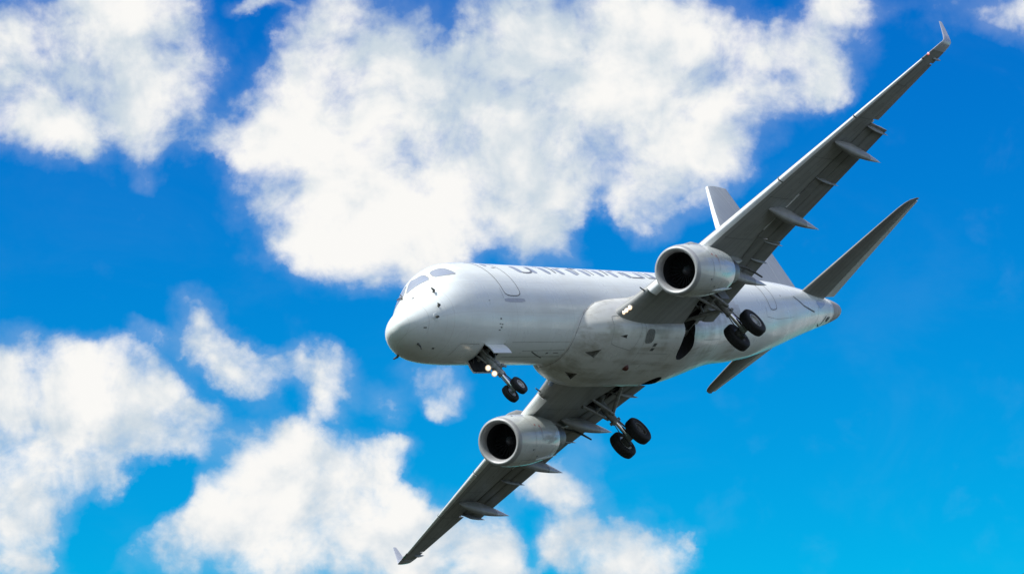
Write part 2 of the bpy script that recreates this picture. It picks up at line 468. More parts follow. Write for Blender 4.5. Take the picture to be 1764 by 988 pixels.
# ------------------------------------------------------------------ airliner: shape of the hull (x aft from the nose, y to starboard, z up, metres)
HULL = [  # x, top, bottom, half width
 (-.36, -.52, -.52, .0), (-.35, -.44, -.59, .14), (-.29, -.33, -.71, .29), (-.16, -.20, -.85, .46), (.08, -.04, -1.03, .66), (.45, .13, -1.19, .87), (.9, .34, -1.315, 1.07),
 (1.4, .61, -1.42, 1.23), (1.9, .93, -1.49, 1.34), (2.4, 1.26, -1.535, 1.42), (3, 1.585, -1.57, 1.48), (3.8, 1.80, -1.585, 1.51), 
 (4.8, 1.865, -1.59, 1.52), (8, 1.865, -1.59, 1.52), (15, 1.865, -1.59, 1.52), (22.5, 1.86, -1.56, 1.52), (25, 1.83, -1.39, 1.49), (27, 1.79, -1.11, 1.41),
 (29, 1.73, -.77, 1.26), (31, 1.63, -.40, 1.05), (33, 1.45, -.06, .80), (34.6, 1.25, .20, .58), (35.4, 1.13, .35, .45), (35.9, 1.02, .46, .34), (36.15, .92, .58, .2), (36.22, .76, .76, .0)]
def hermite(tab, k, x):
    n = len(tab)
    if x <= tab[0][0]: return tab[0][k]
    if x >= tab[-1][0]: return tab[-1][k]
    i = 0
    while tab[i + 1][0] < x: i += 1
    def slope(j):
        if j == 0 or j == n - 1:
            a, b = (0, 1) if j == 0 else (n - 2, n - 1)
            return (tab[b][k] - tab[a][k]) / (tab[b][0] - tab[a][0])
        d0 = (tab[j][k] - tab[j - 1][k]) / (tab[j][0] - tab[j - 1][0])
        d1 = (tab[j + 1][k] - tab[j][k]) / (tab[j + 1][0] - tab[j][0])
        return 0.0 if d0 * d1 <= 0 else 2 * d0 * d1 / (d0 + d1)
    h = tab[i + 1][0] - tab[i][0]; t = (x - tab[i][0]) / h
    m0, m1 = slope(i), slope(i + 1)
    return ((2*t**3 - 3*t**2 + 1) * tab[i][k] + (t**3 - 2*t**2 + t) * h * m0 + (-2*t**3 + 3*t**2) * tab[i + 1][k] + (t**3 - t**2) * h * m1)
def hull(x, a, off=0.0):
    """point on the hull at station x, angle a (degrees: 0 top, -90 port side, 180 keel), lifted by off along the section"""
    zt, zb, w = hermite(HULL, 1, x), hermite(HULL, 2, x), hermite(HULL, 3, x)
    c, h = (zt + zb) / 2, (zt - zb) / 2
    s, k = sin(radians(a)), cos(radians(a))
    return Vector((x, (w + off) * s, c + (h + off) * k))
def sstep(t):
    t = max(0.0, min(1.0, t)); return t * t * (3 - 2 * t)
FRONT = [(100, 14.2), (104, 13.4), (107, 11.9), (112, 10.85), (125, 9.88), (138, 9.50), (155, 9.30), (180, 9.25)]
DEPTH = [(99, 0), (106, .17), (115, .33), (125, .52), (138, .74), (150, .76), (165, .68), (180, .64)]
def belly_off(x, a):
    """how far the wing-to-body fairing stands off the hull"""
    a = abs((a + 180) % 360 - 180)
    if a < 100: return -.03
    xf = hermite(FRONT, 1, a)
    D = hermite(DEPTH, 1, a)
    r = max(0.0, min(1.0, (x - xf) / 3.2))
    up = (1 - (1 - r) ** 2.4) ** .62
    dn = 1 - sstep((x - 16.2) / 6.8)
    o = D * up * dn
    return o - .03 if (r <= 0 or o < .002) else o
def belly(x, a, off=0.0):
    return hull(x, a, belly_off(x, a) + off)

# ------------------------------------------------------------------ the airliner
POSE = Matrix(((0.47928762, -0.66689959, -0.57055089, -3.72177847), (-0.01948357, -0.65800816, 0.75275869, -0.87030505),
               (-0.87744161, -0.34967155, -0.32836875, -98.22894165), (0, 0, 0, 1)))
U3 = POSE.to_3x3()
c0 = U3.col[0].normalized(); c1 = (U3.col[1] - c0 * c0.dot(U3.col[1])).normalized(); c2 = c0.cross(c1)
POSE = Matrix(((c0.x, c1.x, c2.x, POSE[0][3]), (c0.y, c1.y, c2.y, POSE[1][3]), (c0.z, c1.z, c2.z, POSE[2][3]), (0, 0, 0, 1)))
root = bpy.data.objects.new('airliner', None)
col.objects.link(root)
root.empty_display_size = 2
root.matrix_world = CAM @ POSE @ Matrix.Translation(BASE)
root['label'] = 'white twin-engine jet airliner banking in the cloudy blue sky with its landing gear down'
root['category'] = 'airplane'

# ---- fuselage
def build_fuselage():
    xs = [-.36, -.3595, -.357, -.353, -.345, -.335, -.32, -.30, -.27, -.23, -.18, -.12, -.05, .03, .12, .22, .33, .45, .6, .75, .9]
    x = 1.05
    while x < 5.0: xs.append(x); x += .15
    while x < 35.2: xs.append(x); x += .3
    xs += [35.2, 35.4, 35.55, 35.7, 35.8, 35.9, 36.0, 36.08, 36.13, 36.17, 36.2, 36.215, 36.22]
    bm = bmesh.new()
    loft(bm, [[hull(x, a * 3.0, .0012) for a in range(120)] for x in xs])
    o = obj('fuselage', bm, [WHITE, DARK], root, 50)
    bm = bmesh.new(); box(bm, 3.57, 4.86, -.42, .42, -2.4, -.95)
    c = cutter(bm)
    cut(o, [c]); bpy.data.objects.remove(c)
    return o
fus = build_fuselage()
def sub(name, fn, mats, parent, angle=38, label=None):
    bm = bmesh.new(); fn(bm)
    return obj(name, bm, mats, parent, angle, label)
def H(x, a, off=0.0): return hull(x, a, off)
# cockpit windows
SIDE = [(2.57, -32.5), (2.95, -46), (2.93, -57), (2.91, -68), (2.52, -59.5), (2.24, -48), (2.26, -42)]
FRONTW = [(2.66, 4.5), (2.42, -9.5), (2.53, -25.5), (2.07, -40.5), (1.95, -30.7), (1.76, -11.5), (1.83, -.5), (2.2, 4.5)]
FRONTW = [(2.60, -2.5), (2.45, -13), (2.51, -25.5), (2.07, -40.5), (1.93, -30.0), (1.75, -11.5), (1.76, -2.5)]
for s in (1, -1):
    for nm, pl in (('windscreen', FRONTW), ('cockpit_window', SIDE)):
        p2 = [(x, a * s) for x, a in pl]
        g = sub(nm, lambda bm: patch(bm, H, p2, .006, sub=5, rings=7, round_=1, thick=.004), SHIELD, fus)
        sub('window_seal', lambda bm: strip(bm, H, chaikin(p2, 1), .028, .0085, True, 3), SOFTSEAM, g)
# wipers on the windscreen
def wiper(bm, s):
    tube(bm, [hull(1.62, 3 * s, .05), hull(1.72, 6 * s, .06), hull(2.15, 19 * s, .05)], [.022, .02, .016], 8)
    tube(bm, [hull(1.82, 5 * s, .02), hull(2.32, 14 * s, .02)], .016, 6)
    tube(bm, [hull(1.60, 3 * s, .0), hull(1.60, 3 * s, .07)], .03, 8)
sub('windscreen_wiper', lambda bm: wiper(bm, 1), GRIMY, fus)
# cabin windows
WX = [7.66 + .965 * i for i in range(4)]
WX = [7.26, 8.28, 9.24, 10.24, 11.2, 12.12, 13.14, 14.2, 15.2, 16.3, 17.2, 18.1, 19.0, 19.9, 20.8, 21.7, 22.6, 23.5]
def win(x, s): return [(x - .17, 53.5 * s), (x + .17, 53.5 * s), (x + .17, 70.5 * s), (x - .17, 70.5 * s)]
for s in (-1, 1):
    for x in WX:
        w = sub('cabin_window', lambda bm: patch(bm, H, win(x, s), .006, sub=3, rings=4, round_=3, thick=.004), GLASS, fus)
# remains of lettering between the cabin windows on the port side
def letters(bm):
    L = lambda pts, w=.075, r=1: strip(bm, H, pts, w, .0095, False, 6, 0, r)
    L([(7.22, -69.3), (7.56, -70.8), (7.88, -70.0), (8.1, -67.3), (8.22, -62), (8.30, -53)], .07, 2)
    L([(9.20, -44), (9.16, -55)], .05)
    L([(9.98, -44), (9.90, -57), (9.72, -70.5)], .085)
    L([(10.45, -51.9), (10.92, -52)], .05)
    L([(11.12, -52), (11.2, -63)], .05)
    L([(11.72, -44), (11.53, -58), (11.41, -70.6)], .06)
    L([(12.68, -46), (12.54, -62), (12.53, -70.1)], .06)
    L([(13.98, -46), (13.76, -58), (13.59, -69.8)], .085)
    L([(14.35, -51.8), (14.85, -52)], .05)
    L([(14.98, -52), (14.87, -69.3)], .05)
    L([(15.33, -56), (15.38, -69.6)], .07, 0); L([(15.36, -69.6), (16.25, -69.6)], .07, 0)
    L([(16.78, -52), (16.71, -69.2)], .06, 0); L([(16.69, -69.2), (17.3, -69.2)], .06, 0)
    L([(11.55, -49.3), (12.1, -49.3)], .06, 0)
sub('lettering', letters, LETTER, fus)
# doors
def door_at(pl, seam=.032):
    d = sub('door', lambda bm: patch(bm, H, pl, .004, sub=3, rings=6, round_=2, thick=.003), WHITE, fus)
    sub('door_outline', lambda bm: strip(bm, H, chaikin(pl, 2), seam, .0075, True, 3), SEAM, d)
    return d
L1 = [(4.99, -44), (4.90, -70), (4.86, -90), (4.88, -105), (4.96, -106.3), (5.84, -106.3), (5.94, -104), (6.02, -92), (6.02, -70), (6.02, -44)]
L1 = [(4.92, -36), (4.90, -60), (4.88, -90), (4.88, -106.4), (5.94, -106.4), (5.98, -90), (6.0, -60), (6.0, -36)]
L2 = [(25.60, -46), (25.60, -70), (25.60, -100), (25.64, -117.4), (26.42, -117.4), (26.44, -100), (26.46, -70), (26.46, -46)]
for s in (1, -1):
    for pl in (L1, L2):
        d = door_at([(x, a * s) for x, a in pl])
        if pl is L1:
            sub('door_handle', lambda bm: strip(bm, H, [(5.62, -62 * s), (5.86, -62 * s)], .06, .009), SOFTSEAM, d)
            sub('door_window', lambda bm: patch(bm, H, [(5.36, -50 * s), (5.56, -50 * s), (5.56, -58 * s), (5.36, -58 * s)], .0075, round_=2), GLASS, d)
    sub('scuff_plate', lambda bm: patch(bm, H, [(4.70, -109.6 * s), (6.08, -108.9 * s), (6.08, -113.8 * s), (4.76, -114.3 * s)], .005, round_=1), plain('scuff_metal', c4(.48, .49, .50), .4, .5, .1, 20), fus)
# seams of the nose, the gear-bay frame and the rear step
def seams(bm):
    strip(bm, H, [(4.72, -97), (4.70, -109.5)], .02, .004)
    strip(bm, H, [(2.02, -189), (2.04, -176), (2.10, -166), (2.22, -163.2), (3.5, -163.6)], .02, .004, False, 6, 0, 1)
    strip(bm, H, [(25.15, -112), (25.15, -126), (26.4, -132)], .018, .004)
    strip(bm, H, [(26.4, -132), (28.5, -134)], .014, .004)
    strip(bm, H, [(.42, a) for a in range(-150, -60, 8)], .007, .003)
    strip(bm, H, [(6.3, -173), (9.2, -171)], .02, .004)
    strip(bm, H, [(5.3, 176), (9.2, 177.5)], .03, .004)
    strip(bm, H, [(5.3, -160.5), (9.4, -159)], .014, .004)
    strip(bm, H, [(32.15, a) for a in range(-178, 178, 8)], .014, .004)
sub('panel_seam', seams, SOFTSEAM, fus)
def marks(bm):
    for x, a, w, l in ((4.26, -132.6, .05, .09), (4.22, -138.4, .03, .10), (4.36, -139, .03, .10), (4.32, -142.4, .04, .10), (4.22, -145.6, .03, .12),
                       (.30, -135.8, .035, .11), (1.04, -178.7, .06, .10), (8.12, -176.5, .05, .16), (8.7, -176, .03, .35), (3.7, -112, .02, .1), (22.4, -122, .05, .1), (27.4, -96, .08, .05)):
        strip(bm, H, [(x - l / 2, a), (x + l / 2, a)], w, .005)
    strip(bm, H, [(6.97, -173.9), (7.5, -180), (8.05, -185.5)], .04, .005)
sub('stencil_marks', marks, SEAM, fus)
# probes round the nose
def probe(bm, x, a, l, base=.09):
    p = hull(x, a, 0); nv = normal_at(H, x, a)
    lathe(bm, p - nv * .01, nv, [(0, base), (.012, base * .98), (.013, base * .4)], 20, 1)
    tube(bm, [p, p + nv * l * .5 + Vector((.03, 0, 0)), p + nv * l + Vector((-.14, 0, 0))], [.045, .04, .025], 8)
for s in (1, -1):
    for x, a, l, b in ((1.29, -61, .16, .11), (.89, -93.3, .15, .05), (.69, -114.5, .15, .12)):
        if s < 0 and x > .8: continue
        sub('pitot_probe', lambda bm: probe(bm, x, a * s, l, b), [GRIMY, WHITE], fus)
sub('static_port', lambda bm: lathe(bm, hull(.94, -29.1, 0), normal_at(H, .94, -29.1), [(0, .05), (.008, .05), (.008, 0)], 14), SEAM, fus)
def mast(bm):
    tube(bm, [hull(.34, -179, 0), hull(.38, -179, .10), hull(.30, -179, .24)], [.035, .028, .018], 8)
sub('drain_mast', mast, GRIMY, fus)
def blade(bm, x, a, hgt, chord):
    p = hull(x, a, -.02); nv = normal_at(H, x, a)
    rings = []
    for k in range(5):
        t = k / 4; c = chord * (1 - .5 * t)
        o = p + nv * hgt * t + Vector((chord * .42 * t, 0, 0))
        sdv = nv.cross(Vector((1, 0, 0))).normalized()
        rings.append([o + Vector((c * (cos(q) * .5), 0, 0)) + sdv * (.022 * sin(q)) for q in [2 * pi * j / 12 for j in range(12)]])
    loft(bm, rings)
for x, a, hh, ch in ((7.2, 0, .34, .34), (13.5, 0, .30, .30), (8.4, 180, .0, .3)):
    if hh: sub('blade_antenna', lambda bm: blade(bm, x, a, hh, ch), WHITE, fus)
# the tail cone: soot-brown exhaust end, ring and cooling slots
def tailcone(bm):
    xs = [34.55, 34.8, 35.1, 35.4, 35.65, 35.85, 36.0, 36.1, 36.17, 36.21, 36.23]
    loft(bm, [[hull(min(x, 36.219), a * 6.0, .010) + Vector((.012, 0, 0)) * (x > 36.2) for a in range(60)] for x in xs], False)
tc_ = sub('tail_cone', tailcone, BEIGE, fus)
def tailring(bm):
    for x, w in ((34.5, .05), (33.9, .02)):
        strip(bm, H, [(x, a) for a in range(0, 360, 6)], w, .013, True, 2)
sub('tail_ring', tailring, plain('tail_ring_metal', c4(.62, .63, .65), .3, .5, .1, 6), fus)
def slots(bm):
    patch(bm, H, [(33.55, -160), (33.75, -150), (34.15, -152), (34.0, -176)], .006, round_=1)
    strip(bm, H, [(33.45, -146), (33.3, -160), (33.1, -182)], .09, .006)
    strip(bm, H, [(32.6, -168), (33.1, -182)], .06, .006)
    for s in (1, -1):
        strip(bm, H, [(29.0, -97 * s), (30.0, -116 * s)], .06, .006); strip(bm, H, [(30.0, -116 * s), (31.5, -131 * s)], .06, .006)
sub('tail_vent', slots, SEAM, fus)
def tailpanel(bm):
    for s in (1, -1): patch(bm, H, [(31.9, -103 * s), (33.1, -92 * s), (33.5, -106 * s), (32.4, -128 * s)], .005, round_=2)
sub('tailplane_seal', tailpanel, FINLO, fus)

# ---- belly fairing with its cavities
INLET = plain('inlet_shadow_metal', c4(.19, .185, .165), .7, 0, .4, 9)
def well_cutters():
    cs = []
    for s in (1, -1):
        bm = bmesh.new(); lathe(bm, (16.62, 1.02 * s, -3.2), (0, 0, 1), [(0, .56), (1.9, .56)], 48, 0, True); cs.append(cutter(bm))
        bm = bmesh.new()
        loft(bm, [[(16.25, 1.1 * s, z), (17.05, 1.1 * s, z), (17.5, 3.25 * s, z), (16.15, 3.25 * s, z)] for z in (-2.6, -1.30)]); cs.append(cutter(bm))
    return cs
def tri_cutter(pts, S, deep):
    """wedge-shaped flush inlet: deep at its rear edge, flush at its tip"""
    bm = bmesh.new()
    lo = []; hi = []
    for (x, a), d in pts:
        hi.append(S(x, a, .06)); lo.append(S(x, a, -d))
    loft(bm, [hi, lo])
    return cutter(bm, INLET)
def build_belly():
    xs = [9.0 + .12 * i for i in range(32)]
    x = xs[-1] + .12
    while x < 24.4: xs.append(x); x += .25
    angs = [98 + 1.0 * i for i in range(20)] + [118 + 3 * i for i in range(42)]
    angs = [a for a in angs if a < 243] + [243 + 1.0 * i for i in range(20)]
    bm = bmesh.new()
    rings = []
    for x in xs:
        out = [belly(x, a) for a in angs]
        inn = [hull(x, a, -.22) for a in reversed(angs)]
        rings.append(out + inn)
    loft(bm, rings)
    o = obj('belly_fairing', bm, [BELLY, DARK, INLET], root, 40)
    cs = well_cutters()
    for s in (1, -1):
        cs.append(tri_cutter([((10.52, -158.5 * s), .13), ((10.42, -168.5 * s), .13), ((9.85, -164.8 * s), -.0)], belly, .2))
    cs.append(tri_cutter([((11.82, -143.2), .12), ((11.78, -146.4), .12), ((11.35, -144.9), 0)], belly, .1))
    cut(o, cs)
    return o, cs
belly_o, wells = build_belly()
Bf = belly
def bseams(bm):
    for s in (1, -1): strip(bm, Bf, [(hermite(FRONT, 1, a) + .015, -a * s) for a in range(104, 181, 4)], .022, .012, False, 3)
    strip(bm, Bf, [(11.01, -128.6), (11.3, -127.6), (12.35, -128), (12.7, -129.6), (12.86, -133), (12.83, -141.2), (12.38, -157.1), (12.3, -157.3), (10.95, -152.8), (10.86, -150), (10.95, -141)], .02, .005, True, 4, 0, 1)
    strip(bm, Bf, [(13.0, -127), (13.12, -133), (13.2, -141), (13.05, -156), (13.0, -176)], .016, .005, False, 6, 0, 1)
    strip(bm, Bf, [(12.4, -180), (12.4, -165)], .016, .005)
    strip(bm, Bf, [(12.4, -172), (15.5, -172), (15.6, -160)], .016, .005)
    strip(bm, Bf, [(13.0, -160), (15.4, -161)], .014, .005)
    strip(bm, Bf, [(18.2, a) for a in range(-200, -128, 6)], .016, .005)
    strip(bm, Bf, [(17.6, -165), (19.8, -164), (20.0, -150), (18.2, -148)], .016, .005)
    strip(bm, Bf, [(20.2, a) for a in range(-210, -130, 6)], .016, .005)
sub('panel_seam', bseams, SOFTSEAM, belly_o)
sub('vent_grille', lambda bm: patch(bm, Bf, [(13.27, -138.2), (13.9, -138.2), (13.78, -150.3), (13.12, -150.8)], .006, round_=2), plain('grille_metal', c4(.17, .165, .15), .6, 0, .3, 12), belly_o)
def squares(bm):
    patch(bm, Bf, [(13.93, -150.3), (14.18, -150.2), (14.10, -153.2), (13.86, -153.4)], .006, round_=0)
    patch(bm, Bf, [(13.88, -154.8), (14.12, -154.8), (14.06, -157.6), (13.80, -157.6)], .006, round_=0)
sub('drain_vent', squares, GRIMY, belly_o)
def bcn(bm):
    p = belly(12.98, -177); nv = normal_at(Bf, 12.98, -177)
    lathe(bm, p, nv, [(-.01, .13), (.03, .12), (.09, .09), (.12, .04), (.125, 0)], 20)
sub('beacon', bcn, BEACON, belly_o, label='dark red anti-collision beacon under the belly')

# ------------------------------------------------------------------ wings
def wing_le(y): return 12.55 + .594 * (y - 3.04) - (.0 if y > 2.6 else .22 * (2.6 - y))
def wing_z(y): return -1.12 + .1165 * (y - 1.5)
def span(y): return y + .2 * max(0.0, (y - 3) / 11)
def wing_te(y): return 17.42 if y < 5.45 else 17.42 + (y - 5.45) * (19.87 - 17.42) / (13.8 - 5.45)
def wing_t(y): return .135 - .035 * min(1, y / 12)
INC = radians(3.2)
def af(xc, t):                                          # half thickness of the section
    return 5 * t * (.2969 * sqrt(max(xc, 0)) - .1260 * xc - .3516 * xc**2 + .2843 * xc**3 - .1036 * xc**4)
def camber(xc): return .018 * (1 - (2 * xc - .9) ** 2 / .81) if xc < .9 else .018 * (1 - ((xc - .45) / .45) ** 2)
def sec_pt(y, s, xc, side, extra=0.0, shift=(0, 0)):
    c = wing_te(y) - wing_le(y); t = wing_t(y)
    zc = camber(xc) + side * (af(xc, t) * (1.12 if side < 0 else .9) + extra)
    dx, dz = xc * c + shift[0] * c, zc * c + shift[1] * c
    return Vector((wing_le(y) + dx * cos(INC) + dz * sin(INC), s * span(y), wing_z(y) - dx * sin(INC) + dz * cos(INC)))
def xr(a, b, n):
    return [a + (b - a) * k / n for k in range(n + 1)]
def cosr(b, n): return [b * (1 - cos(pi / 2 * k / n)) for k in range(n + 1)]
def lower_cut(y): return (16.78 - wing_le(y)) / (17.42 - wing_le(y)) if y < 5.45 else .80
def wing_block(bm, s, ys, cu, cl, mat=0):
    rings = []
    for y in ys:
        a = cu(y) if callable(cu) else cu; b = cl(y) if callable(cl) else cl
        up = [sec_pt(y, s, x, 1) for x in reversed(cosr(a, 22))]
        lo = [sec_pt(y, s, x, -1) for x in cosr(b, 22)[1:]]
        rings.append(up + lo)
    loft(bm, rings, True, True, mat)
def body_of_revolution(bm, P, Q, hw, hh, n=18, m=16, up=(0, 0, 1), nose=.5, t0=0.0, t1=1.0, mat=0):
    """canoe between nose P and tip Q"""
    P, Q, up = Vector(P), Vector(Q), Vector(up); d = Q - P
    sd_ = d.cross(up).normalized(); u = sd_.cross(d).normalized()
    rings = []
    for i in range(m + 1):
        t = t0 + (t1 - t0) * i / m
        f = (min(1, t / .34) ** nose) * (1 - max(0, (t - .30) / .70) ** 1.7)
        f = max(f, .012)
        rings.append([P + d * t + sd_ * hw * f * cos(q) + u * hh * f * sin(q) * (1.0 if sin(q) < 0 else .9) for q in [2 * pi * j / n for j in range(n)]])
    loft(bm, rings, True, True, mat)
FLAPS = {'inner': ((1.75, 5.44), (lambda y: 18.36 + .03 * (y - 1.9), lambda y: -1.50 + .115 * (y - 1.9))),
         'outer': ((5.445, 10.58), (lambda y: 18.45 + .215 * (y - 5.45), lambda y: -1.06 + .118 * (y - 5.45)))}
def flap_piece(bm, s, y0, y1, fx, fz, a, b, drop, thick):
    rings = []
    for k in range(7):
        y = y0 + (y1 - y0) * k / 6
        lc = lower_cut(y)
        A = sec_pt(y, s, lc + .012, -1) + Vector((0, 0, -.02)); B = Vector((fx(y), s * span(y), fz(y)))
        d = B - A; L = d.length; nrm = Vector((-d.z, 0, d.x)).normalized()
        ring = []
        for j in range(20):
            q = 2 * pi * j / 20
            xc = .5 + .5 * cos(q); h = af(xc, thick) * (1 if sin(q) > 0 else .45)
            t = a + (b - a) * xc
            ring.append(A + d * t + nrm * ((h if sin(q) > 0 else -h) * L * (b - a) - drop * sin(pi * .0) - drop))
        rings.append(ring)
    loft(bm, rings)
def make_wing(s, side_word):
    bm = bmesh.new()
    wing_block(bm, s, [1.0, 1.5, 2.2, 3.0, 3.8, 4.6, 5.45], .995, lambda y: min(.985, lower_cut(y) + .06))
    wing_block(bm, s, [5.452, 6.2, 7.2, 8.4, 9.6, 10.65], .92, .80)
    wing_block(bm, s, [10.652, 11.4, 12.3, 13.25], .80, .78)
    wing_block(bm, s, [13.252, 13.5, 13.75], 1.0, 1.0)
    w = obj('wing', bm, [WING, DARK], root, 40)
    bm = bmesh.new(); q = []
    for y, xa, xb in ((1.3, 16.1, 17.0), (1.9, 16.15, 17.15), (2.6, 16.05, 17.2), (3.3, 16.1, 17.15)):
        top = []
        for x in (xa, xb):
            P = sec_pt(y, s, (x - wing_le(y)) / (wing_te(y) - wing_le(y)), 1); top.append(Vector((x, s * y, P.z - .035)))
        q.append([Vector((xa, s * y, -2.4)), Vector((xb, s * y, -2.4)), top[1], top[0]])
    loft(bm, q); c = cutter(bm); cut(w, [c]); bpy.data.objects.remove(c)
    # leading-edge slats in four lengths, drooped a little forward
    for y0, y1 in ((2.75, 4.05), (4.75, 7.70), (7.75, 10.62), (10.67, 13.30)):
        rings = []
        for k in range(9):
            y = y0 + (y1 - y0) * k / 8
            sh = (-.020, -.018)
            out = [sec_pt(y, s, x, 1, .004, sh) for x in reversed(cosr(.17, 10))] + [sec_pt(y, s, x, -1, .004, sh) for x in cosr(.055, 10)[1:]]
            inn = [sec_pt(y, s, x + .012, -1, -.007, sh) for x in reversed(cosr(.045, 8))] + [sec_pt(y, s, x + .012, 1, -.007, sh) for x in cosr(.15, 8)[1:]]
            rings.append(out + inn)
        bm = bmesh.new(); loft(bm, rings); obj('slat', bm, SLATM, w, 50)
    # gap brackets seen between slats
    for y in (7.725, 10.645, 13.34):
        bm = bmesh.new()
        rings = []
        for dy in (-.02, .02):
            rings.append([sec_pt(y + dy, s, x, 1, .006) for x in reversed(cosr(.10, 8))] + [sec_pt(y + dy, s, x, -1, .010) for x in cosr(.06, 8)[1:]])
        loft(bm, rings); obj('slat_seal', bm, SEAM, w)
    # flaps, two elements each
    for nm in FLAPS:
        (y0, y1), (fx, fz) = FLAPS[nm]
        bm = bmesh.new()
        flap_piece(bm, s, y0, y1, fx, fz, .40, 1.0, .014, .15)
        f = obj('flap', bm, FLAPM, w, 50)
        bm = bmesh.new(); flap_piece(bm, s, y0 + .01, y1 - .01, fx, fz, 0.0, .50, -.008, .17)
        obj('flap_vane', bm, FLAPM, f, 50)
    # aileron
    rings = []
    for k in range(6):
        y = 10.72 + (13.2 - 10.72) * k / 5
        rings.append([sec_pt(y, s, x, 1) for x in reversed(xr(.815, 1.0, 8))] + [sec_pt(y, s, x, -1) for x in xr(.795, .998, 8)])
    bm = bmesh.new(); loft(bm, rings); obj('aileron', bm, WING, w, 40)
    # flap-track fairings
    for P, Q, hw, hh in (((16.85, 9.73, -.33), (19.82, 9.73, -1.08), .17, .30), ((15.85, 6.67, -.60), (19.12, 6.67, -1.52), .19, .36), ((15.6, 4.02, -1.15), (18.75, 4.02, -1.80), .18, .32)):
        P, Q = Vector((P[0], s * P[1], P[2])), Vector((Q[0], s * Q[1], Q[2]))
        bm = bmesh.new(); body_of_revolution(bm, P, Q, hw, hh, t0=0, t1=.70)
        f = obj('flap_track_fairing', bm, NACELLE if False else WING, w, 50)
        bm = bmesh.new(); body_of_revolution(bm, P, Q, hw * 1.01, hh * 1.01, t0=.705, t1=1.0, m=8)
        obj('fairing_tip', bm, FINLO, f, 50)
    # small hinge fairings under the flaps
    for P, Q in (((17.6, 8.2, -.52), (19.18, 8.2, -.84)), ((17.1, 5.38, -.86), (18.75, 5.38, -1.16)), ((17.2, 4.60, -1.0), (18.6, 4.60, -1.30)), ((18.35, 10.58, -.24), (19.72, 10.58, -.58)), ((17.0, 2.3, -1.35), (18.5, 2.3, -1.62))):
        bm = bmesh.new(); body_of_revolution(bm, (P[0], s * P[1], P[2]), (Q[0], s * Q[1], Q[2]), .05, .13, 12, 10)
        obj('flap_hinge', bm, FLAPM, w, 50)
    # bright rods added in place of sky light showing through the flap gap
    bm = bmesh.new()
    for ya, yb in ((5.75, 6.3), (6.75, 7.35)):
        tube(bm, [sec_pt(ya, s, .795, -1, .004), sec_pt(yb, s, .795, -1, .004)], .02, 8)
    obj('flap_gap_sky', bm, SLATM, w)
    # joints and tank access panels of the lower skin
    def WS(y, q, off=0.0): return sec_pt(y, s, q / 100, -1) - Vector((0, 0, off))
    bm = bmesh.new()
    strip(bm, WS, [(5.2, 17), (13.2, 17)], .018, .004, False, 24); strip(bm, WS, [(2.6, 58), (13.2, 62)], .018, .004, False, 30); strip(bm, WS, [(2.6, 36), (10.6, 40)], .012, .004, False, 30)
    for y in (3.3, 5.3, 7.1, 8.9, 10.7, 12.2): strip(bm, WS, [(y, 14), (y, 76)], .016, .004, False, 24)
    for k in range(9):
        y = 5.7 + .78 * k; c = wing_te(y) - wing_le(y)
        strip(bm, WS, [(y + .24 * cos(q * pi / 10), 48 + 13 / c * sin(q * pi / 10)) for q in range(20)], .014, .004, True, 1)
    obj('skin_seam', bm, WINGSEAM, w)
    # winglet
    def wsec(P, c, N, t):
        P = Vector(P); N = Vector(N); r = []
        xs_ = cosr(1.0, 12)
        for x in reversed(xs_): r.append(P + Vector((c * x, 0, -c * x * .05)) + N * c * af(x, t))
        for x in xs_[1:-1]: r.append(P + Vector((c * x, 0, -c * x * .05)) - N * c * af(x, t))
        for q in r: q.y = (q.y + .2) * s; q.x -= .19; q.z -= .168 - .0 * q.z
        return r
    rings = []
    for (x, y, z, c, k, t) in ((19.10, 13.752, .475, .98, 8, .10), (19.26, 14.02, .51, .85, 14, .09), (19.40, 14.135, .55, .73, 42, .08), (19.52, 14.175, .63, .64, 76, .07), (19.68, 14.205, .80, .55, 79, .065),
                                (19.93, 14.25, 1.10, .41, 79, .065), (20.16, 14.29, 1.38, .26, 79, .065), (20.20, 14.295, 1.42, .21, 79, .06)):
        kr = radians(k); rings.append(wsec((x, y, z), c, (0, -sin(kr), cos(kr)), t))
    bm = bmesh.new(); loft(bm, rings); wl = obj('winglet', bm, FINLO, w, 50)
    # small mast at the aileron end and navigation light in the tip's leading edge
    bm = bmesh.new(); body_of_revolution(bm, sec_pt(13.45, s, .55, -1), sec_pt(13.45, s, 1.28, -1) + Vector((0, 0, -.03)), .05, .08, 10, 8); obj('tip_mast', bm, WING, w)
    bm = bmesh.new()
    p = sec_pt(13.55, s, .02, -1)
    lathe(bm, p, (0, s * .5, -.8), [(-.03, .05), (.01, .045), (.03, .03), (.036, 0)], 14)
    obj('navigation_light', bm, REDLAMP if s < 0 else GREENGLASS, w, label='red navigation light at the wing tip' if s < 0 else None)
    # twin landing lights and a taxi light in the leading edge beside the root
    for nm, y, r, mt in (('landing_light', 1.98, .08, LAMP), ('landing_light', 1.86, .075, LAMP), ('taxi_light', 1.76, .06, LAMPDIM)):
        p = sec_pt(y, s, .013, -1); nv = Vector((-.86, s * .05, -.42)).normalized()
        bm = bmesh.new()
        lathe(bm, p - nv * .03, nv, [(-.05, r), (.045, r), (.055, r * .8), (.06, r * .3), (.062, 0)], 24)
        if s > 0: mt = GLASS
        lp = obj(nm, bm, LAMPRIM if mt is LAMP else mt, w, 60)
        if mt is LAMP:
            bm = bmesh.new(); lathe(bm, p + nv * .02, nv, [(0, r * .78), (.03, r * .66), (.05, r * .3), (.055, 0)], 20); obj('lamp_lens', bm, LAMP, lp, 60)
    bm = bmesh.new(); p = sec_pt(2.62, s, .0, 1, .0)
    tube(bm, [p, p + Vector((-.13, 0, .07)), p + Vector((-.2, 0, .16))], [.03, .026, .02], 8)
